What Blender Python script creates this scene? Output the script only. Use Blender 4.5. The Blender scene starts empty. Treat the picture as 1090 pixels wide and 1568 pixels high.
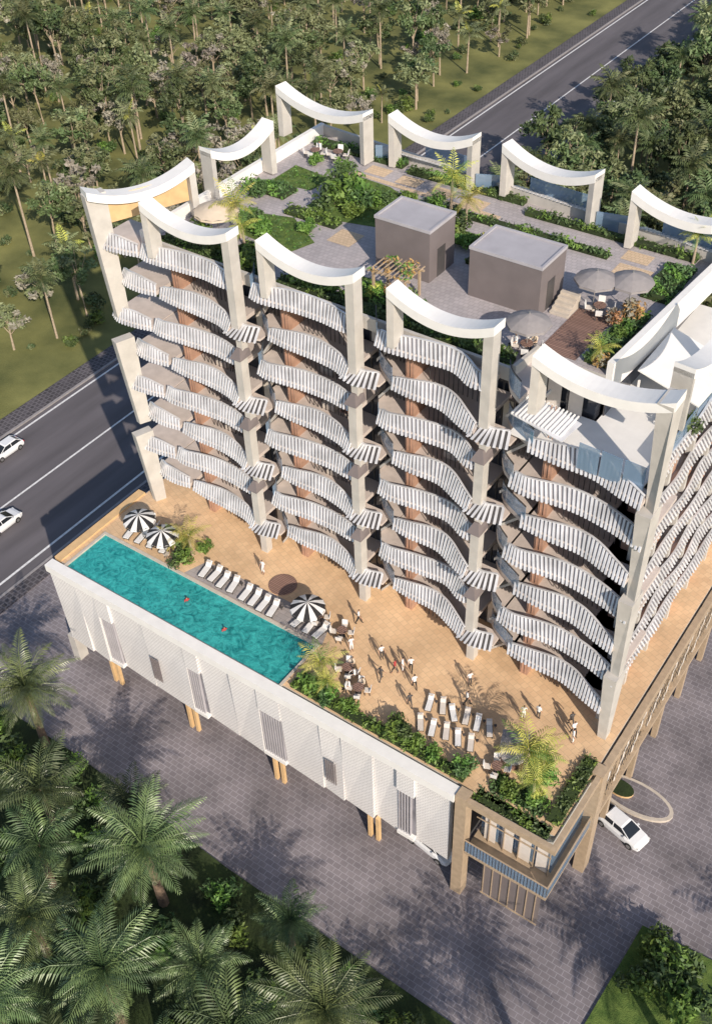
import bpy, math, random
import numpy as np
from mathutils import Vector, Matrix
random.seed(7)
S=1.3
scene=bpy.context.scene
COL=scene.collection
# ------------------------------------------------------------ materials
def newmat(name):
    m=bpy.data.materials.new(name);m.use_nodes=True
    return m,m.node_tree.nodes,m.node_tree.links,m.node_tree.nodes['Principled BSDF']
def mat(name,c,rough=.7,scale=3.,var=.15,bump=0.,metal=0.,c2=None,spec=None,fine=None,rnd=0.,stretch=None):
    m,N,L,B=newmat(name)
    tc=N.new('ShaderNodeTexCoord');nz=N.new('ShaderNodeTexNoise');nz.inputs['Scale'].default_value=scale;nz.inputs['Detail'].default_value=6
    if stretch:
        mp=N.new('ShaderNodeMapping');mp.inputs['Scale'].default_value=stretch;L.new(tc.outputs['Object'],mp.inputs[0]);L.new(mp.outputs[0],nz.inputs['Vector'])
    else: L.new(tc.outputs['Object'],nz.inputs['Vector'])
    cr=N.new('ShaderNodeValToRGB');cr.color_ramp.elements[0].position=.3;cr.color_ramp.elements[1].position=.7
    if c2 is None:
        a=[x*(1-var) for x in c];b=[min(1,x*(1+var)) for x in c]
    else: a,b=c,c2
    cr.color_ramp.elements[0].color=(*a,1);cr.color_ramp.elements[1].color=(*b,1)
    L.new(nz.outputs['Fac'],cr.inputs['Fac'])
    out=cr.outputs['Color']
    if rnd>0:
        oi=N.new('ShaderNodeObjectInfo');hs=N.new('ShaderNodeHueSaturation')
        mr=N.new('ShaderNodeMapRange');mr.inputs[3].default_value=1-rnd;mr.inputs[4].default_value=1+rnd
        mr2=N.new('ShaderNodeMapRange');mr2.inputs[3].default_value=.47;mr2.inputs[4].default_value=.52
        L.new(oi.outputs['Random'],mr.inputs[0]);L.new(mr.outputs[0],hs.inputs['Value'])
        L.new(oi.outputs['Random'],mr2.inputs[0]);L.new(mr2.outputs[0],hs.inputs['Hue'])
        L.new(out,hs.inputs['Color']);out=hs.outputs['Color']
    L.new(out,B.inputs['Base Color'])
    B.inputs['Roughness'].default_value=rough;B.inputs['Metallic'].default_value=metal
    if spec is not None: B.inputs['Specular IOR Level'].default_value=spec
    if bump>0:
        n2=N.new('ShaderNodeTexNoise');n2.inputs['Scale'].default_value=fine or scale*6;n2.inputs['Detail'].default_value=4
        L.new(tc.outputs['Object'],n2.inputs['Vector'])
        bp=N.new('ShaderNodeBump');bp.inputs['Strength'].default_value=bump;bp.inputs['Distance'].default_value=.1
        L.new(n2.outputs['Fac'],bp.inputs['Height']);L.new(bp.outputs['Normal'],B.inputs['Normal'])
    return m
def brickmat(name,c1,c2,mortar,w,h,rough=.8,rot=0.,msize=.02,nz_var=.3,offset=.5,plane='XY'):
    m,N,L,B=newmat(name)
    tc=N.new('ShaderNodeTexCoord');mp=N.new('ShaderNodeMapping')
    if plane=='XZ': mp.inputs['Rotation'].default_value=(math.radians(90),0,0)
    else: mp.inputs['Rotation'].default_value=(0,0,rot)
    L.new(tc.outputs['Object'],mp.inputs[0])
    b=N.new('ShaderNodeTexBrick');b.inputs['Scale'].default_value=1;b.offset=offset
    b.inputs['Color1'].default_value=(*c1,1);b.inputs['Color2'].default_value=(*c2,1);b.inputs['Mortar'].default_value=(*mortar,1)
    b.inputs['Mortar Size'].default_value=msize;b.inputs['Brick Width'].default_value=w;b.inputs['Row Height'].default_value=h
    L.new(mp.outputs[0],b.inputs['Vector'])
    nz=N.new('ShaderNodeTexNoise');nz.inputs['Scale'].default_value=.25;nz.inputs['Detail'].default_value=7;nz.inputs['Roughness'].default_value=.65
    L.new(tc.outputs['Object'],nz.inputs['Vector'])
    mr=N.new('ShaderNodeMapRange');mr.inputs[1].default_value=.3;mr.inputs[2].default_value=.7;mr.inputs[3].default_value=1-nz_var;mr.inputs[4].default_value=1+nz_var
    L.new(nz.outputs['Fac'],mr.inputs[0])
    hs=N.new('ShaderNodeHueSaturation');L.new(mr.outputs[0],hs.inputs['Value']);L.new(b.outputs['Color'],hs.inputs['Color'])
    L.new(hs.outputs[0],B.inputs['Base Color']);B.inputs['Roughness'].default_value=rough
    bp=N.new('ShaderNodeBump');bp.inputs['Strength'].default_value=.25;bp.inputs['Distance'].default_value=.03;bp.invert=True
    L.new(b.outputs['Fac'],bp.inputs['Height']);L.new(bp.outputs['Normal'],B.inputs['Normal'])
    return m
M={}
M['white']=mat('white_render',(.80,.785,.76),.6,1.5,.04,.05)
M['slat']=mat('slat_silver_aluminium',(.66,.66,.68),.33,1.1,.20,metal=.2)
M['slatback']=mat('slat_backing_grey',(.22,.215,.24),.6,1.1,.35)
M['conc']=mat('pillar_warm_grey',(.50,.475,.44),.75,1.2,.1,.15)
M['slab']=mat('balcony_slab_beige',(.56,.49,.45),.8,1.5,.1,.1)
M['terra']=mat('terracotta_panel',(.40,.24,.17),.75,2,.18,.1)
M['bronze']=mat('bronze_metal',(.42,.32,.22),.5,3,.12,.05)
M['tan']=mat('tan_panel',(.64,.43,.22),.7,2,.1)
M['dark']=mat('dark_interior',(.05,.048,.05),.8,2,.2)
M['frame']=mat('dark_frame',(.07,.065,.065),.5,2,.1)
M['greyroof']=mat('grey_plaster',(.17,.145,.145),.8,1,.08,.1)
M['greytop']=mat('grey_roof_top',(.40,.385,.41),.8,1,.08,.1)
M['wood']=brickmat('wood_deck',(.31,.19,.15),(.24,.145,.115),(.08,.05,.04),3.,.13,.7,0,.02,.15)
M['terrace']=brickmat('terrace_sandstone',(.72,.50,.30),(.65,.44,.26),(.52,.37,.23),.4,.4,.75,.35,.012,.22)
M['slate']=brickmat('slate_pool_deck',(.38,.34,.33),(.33,.30,.29),(.22,.2,.2),.7,.35,.75,0,.012,.15)
M['roofpave']=brickmat('roof_paving',(.45,.41,.42),(.38,.35,.36),(.30,.28,.28),.3,.3,.75,0,.015,.16)
M['tanpave']=brickmat('tan_paving',(.66,.50,.34),(.58,.44,.30),(.45,.33,.22),.25,.25,.75,0,.015,.12)
M['paver']=brickmat('paver_blocks',(.17,.152,.165),(.21,.188,.20),(.29,.27,.29),.52,.36,.8,.0,.022,.38)
M['sidewalk']=brickmat('sidewalk_blocks',(.09,.08,.09),(.05,.045,.05),(.13,.12,.13),.45,.45,.85,0,.06,.2)
M['asphalt']=mat('asphalt',(.12,.11,.12),.85,.5,.25,.3,fine=25,stretch=(1,.12,1))
M['paint']=mat('road_paint',(.70,.70,.70),.7,4,.18)
M['kerb']=mat('kerb_stone',(.30,.28,.28),.8,3,.12)
M['screen']=brickmat('perforated_white_screen',(.84,.82,.80),(.78,.76,.745),(.52,.50,.50),.22,.15,.6,0,.02,.05,.5,'XZ')
M['grass']=mat('grass',(.06,.075,.02),.95,.16,c2=(.24,.235,.075),bump=.6,fine=6)
M['lawn']=mat('lawn',(.05,.10,.016),.95,2.2,c2=(.13,.19,.04),bump=.8,fine=14)
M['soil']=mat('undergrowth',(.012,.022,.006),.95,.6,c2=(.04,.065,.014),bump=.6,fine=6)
M['bark']=mat('bark',(.17,.12,.085),.9,5,.3,.5)
M['palebark']=mat('pale_bark',(.40,.32,.23),.9,5,.25,.4)
M['leafA']=mat('foliage_olive',(.080,.098,.042),.55,1.1,c2=(.235,.26,.13),rnd=.3,spec=.35)
M['leafB']=mat('foliage_green',(.048,.080,.028),.55,1.1,c2=(.145,.19,.08),rnd=.3,spec=.35)
M['leafC']=mat('foliage_deep',(.028,.055,.022),.55,1.1,c2=(.10,.14,.058),rnd=.25,spec=.35)
M['leafP']=mat('foliage_pinkish',(.17,.16,.12),.6,1.3,c2=(.38,.35,.29),rnd=.2,spec=.3)
M['frond']=mat('palm_frond',(.055,.10,.038),.42,.9,c2=(.20,.26,.10),rnd=.22,spec=.55)
M['frondY']=mat('palm_frond_yellow',(.20,.25,.04),.5,.9,c2=(.60,.56,.14),rnd=.15,spec=.3)
M['orange']=mat('foliage_orange',(.30,.17,.06),.6,2,c2=(.46,.27,.12),rnd=.2)
M['bush']=mat('bush_leaf',(.05,.12,.018),.6,1.5,c2=(.19,.30,.06),rnd=.2)
M['hedge']=mat('hedge_leaf',(.035,.075,.022),.6,1.8,c2=(.10,.16,.05),rnd=.2)
M['black']=mat('black_fabric',(.02,.02,.022),.8,3,.1)
M['red']=mat('red_fabric',(.4,.05,.05),.8,3,.1)
M['fabric']=mat('white_fabric',(.74,.73,.72),.8,3,.05)
M['cushion']=mat('beige_cushion',(.66,.60,.54),.85,3,.06)
M['grayfab']=mat('grey_canvas',(.27,.25,.25),.85,3,.08)
M['beigefab']=mat('beige_canvas',(.62,.52,.40),.85,3,.06)
M['metal']=mat('brushed_metal',(.5,.5,.5),.35,4,.08,metal=.8)
M['rubber']=mat('rubber_tyre',(.02,.02,.02),.8,4,.1)
M['carpaint']=mat('car_paint_white',(.75,.76,.78),.25,4,.02)
M['carglass']=mat('car_window_glass',(.02,.024,.03),.08,4,.05)
M['taill']=mat('red_lamp_lens',(.45,.02,.02),.3,4,.05)
M['headl']=mat('lamp_lens',(.8,.8,.78),.2,4,.02)
M['skin']=mat('skin',(.42,.25,.17),.6,8,.08)
M['hair']=mat('hair',(.03,.02,.015),.6,8,.1)
M['stone']=mat('pale_stone',(.52,.46,.39),.8,3,.1,.2)
def glassmat(name,c,alpha,rough=.08):
    m,N,L,B=newmat(name)
    nz=N.new('ShaderNodeTexNoise');nz.inputs['Scale'].default_value=.6
    tc=N.new('ShaderNodeTexCoord');L.new(tc.outputs['Object'],nz.inputs['Vector'])
    cr=N.new('ShaderNodeValToRGB');cr.color_ramp.elements[0].color=(*[x*.6 for x in c],1);cr.color_ramp.elements[1].color=(*c,1)
    L.new(nz.outputs['Fac'],cr.inputs['Fac']);L.new(cr.outputs[0],B.inputs['Base Color'])
    B.inputs['Roughness'].default_value=rough;B.inputs['Alpha'].default_value=alpha
    B.inputs['Specular IOR Level'].default_value=.9
    return m
M['glass']=glassmat('window_glass',(.05,.055,.07),1.)
M['rail']=glassmat('balustrade_glass',(.34,.50,.70),.6)
M['rail'].node_tree.nodes['Principled BSDF'].inputs['Metallic'].default_value=.2
def watermat():
    m,N,L,B=newmat('pool_water')
    tc=N.new('ShaderNodeTexCoord')
    nz=N.new('ShaderNodeTexNoise');nz.inputs['Scale'].default_value=1.6;nz.inputs['Detail'].default_value=8;nz.inputs['Roughness'].default_value=.7;nz.inputs['Distortion'].default_value=1.5
    L.new(tc.outputs['Object'],nz.inputs['Vector'])
    cr=N.new('ShaderNodeValToRGB');cr.color_ramp.elements[0].position=.35;cr.color_ramp.elements[1].position=.68
    cr.color_ramp.elements[0].color=(.006,.17,.18,1);cr.color_ramp.elements[1].color=(.06,.50,.48,1)
    L.new(nz.outputs['Fac'],cr.inputs[0]);L.new(cr.outputs[0],B.inputs['Base Color'])
    B.inputs['Roughness'].default_value=.04
    n2=N.new('ShaderNodeTexNoise');n2.inputs['Scale'].default_value=4.5;n2.inputs['Detail'].default_value=3;n2.inputs['Distortion'].default_value=.8
    L.new(tc.outputs['Object'],n2.inputs['Vector'])
    bp=N.new('ShaderNodeBump');bp.inputs['Strength'].default_value=.6;bp.inputs['Distance'].default_value=.12
    L.new(n2.outputs['Fac'],bp.inputs['Height']);L.new(bp.outputs[0],B.inputs['Normal'])
    return m
M['water']=watermat()
# ------------------------------------------------------------ mesh builder
class MB:
    def __init__(s): s.v=[];s.f=[];s.m=[];s.mats=[]
    def mi(s,k):
        if k not in s.mats: s.mats.append(k)
        return s.mats.index(k)
    def face(s,pts,k):
        n=len(s.v);s.v.extend([tuple(p) for p in pts]);s.f.append(tuple(range(n,n+len(pts))));s.m.append(s.mi(k))
    def addm(s,verts,faces,k):
        n=len(s.v);s.v.extend([tuple(p) for p in verts]);i=s.mi(k)
        for f in faces: s.f.append(tuple(a+n for a in f));s.m.append(i)
    def hexa(s,b,t,k):
        s.addm(list(b)+list(t),[(3,2,1,0),(4,5,6,7),(0,1,5,4),(1,2,6,5),(2,3,7,6),(3,0,4,7)],k)
    def box(s,x0,x1,y0,y1,z0,z1,k):
        s.hexa([(x0,y0,z0),(x1,y0,z0),(x1,y1,z0),(x0,y1,z0)],[(x0,y0,z1),(x1,y0,z1),(x1,y1,z1),(x0,y1,z1)],k)
    def prism(s,poly,z0,z1,k,kt=None):
        n=len(poly)
        s.face([(x,y,z1) for x,y in poly],kt or k)
        s.face([(x,y,z0) for x,y in poly][::-1],k)
        for i in range(n):
            a=poly[i];b=poly[(i+1)%n]
            s.face([(*a,z0),(*b,z0),(*b,z1),(*a,z1)],k)
    def tube(s,pts,rad,k,n=6,cap=True):
        pts=[Vector(p) for p in pts]
        base=len(s.v)
        for i,p in enumerate(pts):
            d=(pts[min(i+1,len(pts)-1)]-pts[max(i-1,0)]).normalized()
            a=d.cross(Vector((0,0,1)))
            if a.length<.05:a=d.cross(Vector((1,0,0)))
            a.normalize();b=d.cross(a)
            r=rad[i] if isinstance(rad,(list,tuple)) else rad
            for j in range(n):
                th=2*math.pi*j/n
                s.v.append(tuple(p+a*r*math.cos(th)+b*r*math.sin(th)))
        mi=s.mi(k)
        for i in range(len(pts)-1):
            for j in range(n):
                s.f.append((base+i*n+j,base+i*n+(j+1)%n,base+(i+1)*n+(j+1)%n,base+(i+1)*n+j));s.m.append(mi)
        if cap:
            s.f.append(tuple(base+j for j in range(n))[::-1]);s.m.append(mi)
            e=base+(len(pts)-1)*n
            s.f.append(tuple(e+j for j in range(n)));s.m.append(mi)
    def mesh(s,name,smooth=False):
        me=bpy.data.meshes.new(name);me.from_pydata(s.v,[],s.f)
        for k in s.mats: me.materials.append(M[k])
        me.polygons.foreach_set('material_index',s.m)
        if smooth: me.polygons.foreach_set('use_smooth',[True]*len(s.f))
        me.update();return me
    def obj(s,name,parent=None,smooth=False,loc=(0,0,0)):
        return mkobj(name,s.mesh(name,smooth),parent,loc)
def mkobj(name,me,parent=None,loc=(0,0,0),rz=0,sc=1):
    o=bpy.data.objects.new(name,me);COL.objects.link(o);o.location=loc;o.rotation_euler=(0,0,rz)
    o.scale=(sc,sc,sc) if not isinstance(sc,tuple) else sc
    if parent:o.parent=parent
    return o
def empty(name,loc=(0,0,0)):
    o=bpy.data.objects.new(name,None);COL.objects.link(o);o.location=loc;o.empty_display_size=.5;return o
def sheet(name,poly,z,k):
    b=MB();b.face([(x,y,z) for x,y in poly],k);return b.obj(name)
# ------------------------------------------------------------ ground
sheet('ground',[(-900,-600),(900,-600),(900,1200),(-900,1200)],-.02,'grass')
sheet('road',[(-25.4,-300),(-9.6,-300),(-9.6,800),(-25.4,800)],0.0,'asphalt')
sheet('paver_plaza',[(-8.4,-60),(70,-60),(70,44),(-8.4,44)],0.02,'paver')
b=MB()
b.box(-27.4,-25.4,-300,800,-.02,.12,'sidewalk');b.box(-9.6,-8.4,-300,800,-.02,.10,'sidewalk')
b.box(-25.4,-25.15,-300,800,-.02,.13,'kerb');b.box(-9.85,-9.6,-300,800,-.02,.11,'kerb')
b.obj('sidewalk')
b=MB()
for x in(-24.6,-10.9): b.face([(x-.11,-300,.004),(x+.11,-300,.004),(x+.11,800,.004),(x-.11,800,.004)],'paint')
b.face([(-17.95,-300,.004),(-17.75,-300,.004),(-17.75,800,.004),(-17.95,800,.004)],'paint')
b.obj('road_marking')
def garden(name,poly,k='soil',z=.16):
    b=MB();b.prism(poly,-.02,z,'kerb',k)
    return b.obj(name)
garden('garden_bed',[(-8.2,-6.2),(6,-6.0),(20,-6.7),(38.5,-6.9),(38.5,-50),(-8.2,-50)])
garden('corner_garden_bed',[(42.6,4.2),(42.2,-6.5),(48.5,-6.5),(48.5,4.6)],'lawn')
b=MB();pol=[(38.6+2.6*math.cos(t)*(1),11.9+1.25*math.sin(t)) for t in np.linspace(0,2*math.pi,28,endpoint=False)]
b.prism(pol,0,.22,'stone','stone');pol2=[(38.6+2.35*math.cos(t),11.9+1.03*math.sin(t)) for t in np.linspace(0,2*math.pi,28,endpoint=False)]
b.prism(pol2,.1,.24,'paver','paver');pol3=[(37.6+.9*math.cos(t),11.9+.6*math.sin(t)) for t in np.linspace(0,2*math.pi,20,endpoint=False)]
b.prism(pol3,.1,.4,'tan','soil')
b.obj('traffic_island')
# ------------------------------------------------------------ foliage protos
def leafclump(b,c,r,n,size,k,rg,flat=1.):
    for _ in range(n):
        while True:
            p=Vector((rg.uniform(-1,1),rg.uniform(-1,1),rg.uniform(-1,1)))
            if p.length<1:break
        p=Vector((p.x*r,p.y*r,p.z*r*flat))+Vector(c)
        d=Vector((rg.gauss(0,1),rg.gauss(0,1),rg.gauss(.2,.8))).normalized()
        e=d.cross(Vector((rg.gauss(0,1),rg.gauss(0,1),rg.gauss(0,1)))).normalized()
        s=size*rg.uniform(.6,1.4)
        b.face([p-d*s,p+e*s*.42,p+d*s,p-e*s*.42],k)
def tree_mesh(name,seed,h=6.5,r=1.9,leaf='leafA',leaf2=None,bark='palebark',nc=26,nl=42,size=.21,flat=.8):
    rg=random.Random(seed);b=MB()
    lean=Vector((rg.uniform(-.3,.3),rg.uniform(-.3,.3),0))
    top=Vector((0,0,h*.72))+lean
    b.tube([(0,0,-.1),tuple(lean*.3+Vector((0,0,h*.3))),tuple(top)],[.13,.10,.05],bark,6)
    for i in range(nc):
        a=rg.uniform(0,6.28);rr=r*math.sqrt(rg.uniform(.05,1))*rg.uniform(.75,1.15);z=h*.74+rg.uniform(-1,1)*r*flat*(1-.45*(rr/r)**2)
        c=Vector((rr*math.cos(a),rr*math.sin(a),z))+lean
        if i%3==0:
            st=Vector((0,0,h*rg.uniform(.35,.6)))+lean*.5
            b.tube([tuple(st),tuple((st+c)/2+Vector((0,0,.2))),tuple(c)],[.05,.035,.012],bark,4,False)
        k=leaf2 if (leaf2 and rg.random()<.3) else leaf
        leafclump(b,c,r*rg.uniform(.2,.34),nl,size,k,rg,.8)
    return b.mesh(name)
def frond(b,o,az,el,L,n,k,wl=.3,droop=1.2,rg=None,wid=.055):
    d=Vector((math.cos(az),math.sin(az),0));p=Vector(o);e=el;step=L/n;side=Vector((-math.sin(az),math.cos(az),0))
    pts=[p.copy()];dirs=[]
    for i in range(n):
        v=d*math.cos(e)+Vector((0,0,1))*math.sin(e)
        p=p+v*step;pts.append(p.copy());dirs.append(v)
        e-=droop/n*(.5+1.2*i/n)
    b.tube([tuple(pts[0]),tuple(pts[n//3]),tuple(pts[2*n//3]),tuple(pts[-1])],[.045*L/3,.03*L/3,.018*L/3,.006],k,4,False)
    for i in range(1,n+1):
        t=i/n
        ll=L*wl*(math.sin(math.pi*min(1,.12+.86*t))**.6)*(1.15-.5*t)
        v=dirs[i-1];up=side.cross(v)
        for sg in(-1,1):
            tw=(side*sg*1.0+v*(.55+.5*t)-Vector((0,0,1))*(.1+(rg.uniform(0,.5) if rg else .2))).normalized()
            base=pts[i];tip=base+tw*ll*(rg.uniform(.8,1.12) if rg else 1)-Vector((0,0,ll*.2))
            mid=base+tw*ll*.5
            w=v*wid*L/3
            b.face([base-w*.6,mid-w,tip,mid+w],k)
def palm_mesh(name,seed,h,L,nf,nl,k='frond',bark='bark',wl=.3,k2=None,wid=.055,trunk=.2):
    rg=random.Random(seed);b=MB()
    lx,ly=rg.uniform(-.04,.04)*h,rg.uniform(-.04,.04)*h
    b.tube([(0,0,-.1),(lx*.4,ly*.4,h*.4),(lx,ly,h)],[trunk*1.3,trunk,trunk*.8],bark,8)
    for i in range(nf):
        t=i/nf
        frond(b,(lx,ly,h),i*2.399+rg.uniform(-.25,.25),math.radians(78-98*t+rg.uniform(-10,10)),L*rg.uniform(.78,1.12)*(.75+.25*math.sin(math.pi*min(1,t+.3))),nl,k2 if k2 and rg.random()<.25 else k,wl,rg.uniform(.8,1.7),rg,wid)
    b.tube([(lx,ly,h-.4),(lx,ly,h+.15)],[trunk*1.2,trunk*.5],bark,7)
    return b.mesh(name)
T_leafy=[tree_mesh('leafy_a',1,6.4,2.0,'leafA',nc=24,nl=46),tree_mesh('leafy_b',2,7.4,2.1,'leafB','leafA',nc=26,nl=46),tree_mesh('leafy_c',3,5.6,1.7,'leafA','leafP',nc=20),
         tree_mesh('leafy_d',4,6.8,1.9,'leafC','leafB',nc=26,nl=46),tree_mesh('leafy_e',5,6.2,1.7,'leafP','leafA',nc=20)]
T_palm=[palm_mesh('fpalm_a',11,5.6,2.4,22,11,'leafA','palebark',.34,'leafB',.11,.1),palm_mesh('fpalm_b',12,6.8,2.6,24,11,'leafB','palebark',.34,'leafA',.11,.1),palm_mesh('fpalm_c',13,4.6,2.1,18,10,'leafA','palebark',.36,'frondY',.12,.09)]
T_big=[palm_mesh('big_palm_a',21,6.4,4.4,40,28,'frond','bark',.24,'leafC',.032,.26),palm_mesh('big_palm_b',22,5.6,4.0,36,26,'frond','bark',.26,'leafC',.035,.25),palm_mesh('big_palm_c',23,4.4,3.4,28,22,'leafC','bark',.3,'frond',.045,.22)]
T_yel=[palm_mesh('yellow_palm_a',31,1.9,1.9,18,14,'frondY','palebark',.3,'bush',.05,.09),palm_mesh('yellow_palm_b',32,2.5,2.2,18,15,'frondY','palebark',.28,'bush',.05,.1)]
def bush_mesh(name,seed,r,k,n=9,nl=60,size=.12,h=.9,k2=None):
    rg=random.Random(seed);b=MB()
    b.tube([(0,0,-.05),(0,0,r*.6)],[.05,.03],'bark',5)
    for i in range(n):
        a=rg.uniform(0,6.28);rr=r*rg.uniform(.1,.75)
        leafclump(b,(rr*math.cos(a),rr*math.sin(a),r*h*rg.uniform(.35,.95)),r*.42,nl,size,k2 if k2 and rg.random()<.4 else k,rg,.85)
    return b.mesh(name)
B_bush=[bush_mesh('bush_a',41,.8,'bush'),bush_mesh('bush_b',42,1.1,'hedge',14,60,.13,.9,'bush'),bush_mesh('bush_c',43,.7,'bush',9,50,.11,1.,'frondY'),bush_mesh('bush_d',45,1.0,'leafA',8,34,.15,.9,'leafC')]
B_or=bush_mesh('orange_bush',44,.9,'orange',12,45,.12,1.,'leafP')
def hedge(name,x0,x1,y0,y1,z,h,k='hedge',dens=60,parent=None,k2='bush',size=.11):
    b=MB();rg=random.Random(int(x0*31+y0*17+z))
    b.box(x0+.08,x1-.08,y0+.08,y1-.08,z,z+h*.5,'soil')
    n=int((x1-x0)*(y1-y0)*dens)+20
    for i in range(n):
        x=rg.uniform(x0,x1);y=rg.uniform(y0,y1)
        hh=.75+.35*math.sin(x*1.7+y)*math.sin(x*.9-y*2)
        if rg.random()>.55+.45*hh: continue
        leafclump(b,(x,y,z+h*rg.uniform(.45,.95)*hh),.14,3,size,k2 if math.sin(x*2.1+y*3)>.5 else k,rg,.8)
    return b.obj(name,parent)
cam=np.array([47.7656,-29.218,61.3586])
R_=np.array([0.8181,0.5743,-0.0298]);U_=np.array([-0.3705,0.566,0.7364]);F_=np.array([-0.4398,0.5914,-0.6758])
fp=empty('forest_trees')
cnt=0
def infr(x,y,z=3,mg=.2):
    d=np.array([x,y,z])-cam;zz=d@F_
    if zz<5:return False
    return abs(d@R_/zz)<.3294*(1+mg)+.04 and abs(d@U_/zz)<.4738*(1+mg)
def plant(xr,yr,st,parent,scr,pals,seed,dens=.93,clear=True):
    global cnt
    rg=random.Random(seed);x=xr[0]
    while x<xr[1]:
        y=yr[0]
        while y<yr[1]:
            px=x+rg.uniform(-.5,.5)*st;py=y+rg.uniform(-.5,.5)*st
            g=math.sin(px*.11+1)*math.sin(py*.09+px*.05)
            if infr(px,py) and rg.random()<(dens if g<.35 or not clear else dens*.5):
                me=rg.choice(pals)
                sc=rg.uniform(*scr)
                mkobj('tree',me,parent,(px,py,0),rg.uniform(0,6.28),(sc,sc,sc*rg.uniform(.8,1.15)));cnt+=1
            y+=st
        x+=st
plant((-150,-31),(-10,185),4.8,fp,(.95,1.4),T_leafy+T_palm*2+[T_leafy[0],T_leafy[1],T_leafy[2]],5,.97)
f2=empty('roadside_woodland')
plant((-5,60),(46,170),3.2,f2,(.95,1.5),[T_leafy[3],T_leafy[1],T_leafy[3],T_palm[1],T_leafy[0]],6,.95,False)
rg=random.Random(9)
usp=empty('understorey_shrubs')
for i in range(650):
    x=rg.uniform(-140,-28.5);y=rg.uniform(0,180)
    if infr(x,y): mkobj('shrub',rg.choice([B_bush[3],B_bush[3],B_bush[1]]),usp,(x,y,0),rg.uniform(0,6),rg.uniform(.5,1.5))
for x,y,sc in[(-7.5,60,1.6),(-7,50,1.5),(-6,43,1.6),(-3,36,1.4),(-6.8,68,1.5),(-7,76,1.6),(-7,85,1.6),(-7,95,1.7),(-6.5,34,1.5),(-5,55,1.6)]:
    mkobj('shrub',B_bush[1],usp,(x,y,0),x,sc)
for x,y,m,s in[(-5.5,47,0,1.0),(-4.5,38,1,.9),(-6,57,0,1.1),(-3,42,2,1.)]: mkobj('roadside_palm_tree',T_palm[m],None,(x,y,0),x,s)
for i,(x,y,m,s) in enumerate([(3.7,-6.6,0,.95),(18.3,-10.6,0,1.02),(21.2,-17.2,1,1.1),(31.7,-12.2,0,.95),(26.3,-8.3,2,.72),(14.8,-16.8,1,.9),(9.5,-11,2,1.1),(14.2,-8.2,2,.85),(17.5,-21.5,1,1.1),(24.5,-13.3,1,.8),(28,-15.5,2,1.1),(36.6,-12.5,1,.8),(-1,-9.5,1,1.),(4,-14,1,1.),(23,-22,2,1.2),(11.8,-13.6,2,1.0),(27.6,-19.5,1,1.),(33.5,-17.,2,1.),(45,-9.5,0,1.05),(41.5,-11.5,1,1.),(50.5,-4,0,1.),(56,2,1,1.)]):
    mkobj('palm_tree',T_big[m],None,(x,y,.1),i*1.3,s)
for i,(x,y,s) in enumerate([(0,-7.6,1.1),(7,-7.3,1.2),(10.5,-8.4,1.3),(12.5,-10.5,1.5),(16.5,-8.,1.),(21,-8.3,1.2),(23,-10.,1.3),(28.5,-8.6,1.),(30.5,-8.5,1.),(34.5,-9,1.2),(35.5,-10.5,1.3),(15,-13,1.6),(20,-13,1.6),(27,-12,1.4),(18,-16.5,1.5),(45.2,2.4,1.6),(44,3.2,1.3),(46.4,1.2,1.7),(43.8,.8,1.2),(3,-9,1.5),(6,-10,1.6),(9,-14,1.7),(25,-16,1.5),(32,-9,1.2)]):
    mkobj('shrub',B_bush[1],None,(x,y,.1),i,s)
# ------------------------------------------------------------ TOWER
D0=10.0;NR=8
def Z(k): return 12.8+2.53*(k-1)     # level heights, k=1..8
ZR=Z(8);zl=Z(7)-.04
FLO=[D0]+[Z(k) for k in range(1,NR+1)]
tower=empty('apartment_building')
def yf(x): return 9.2-max(0,(x-20)/17.)*1.25
bays=[(5.4,11.7),(13.6,19.8),(22.0,28.0),(30.6,37.1)]
def cat(pts,n=8):
    P=[Vector(p) for p in pts];P=[P[0]*2-P[1]]+P+[P[-1]*2-P[-2]];o=[]
    for i in range(1,len(P)-2):
        for j in range(n):
            t=j/n;a,b_,c,d=P[i-1],P[i],P[i+1],P[i+2]
            o.append(.5*((2*b_)+(c-a)*t+(2*a-5*b_+4*c-d)*t*t+(3*b_-a-3*c+d)*t**3))
    o.append(P[-2]);return o
def resample(pts,step):
    o=[pts[0]];acc=0
    for i in range(1,len(pts)):
        a=pts[i-1];b_=pts[i];l=(b_-a).length
        while acc+l>=step:
            t=(step-acc)/l;a=a.lerp(b_,t);l=(b_-a).length;o.append(a);acc=0
        acc+=l
    return o
slats=MB();back=MB();slab=MB();pil=MB();terr=MB();rl=MB();fr=MB()
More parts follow.
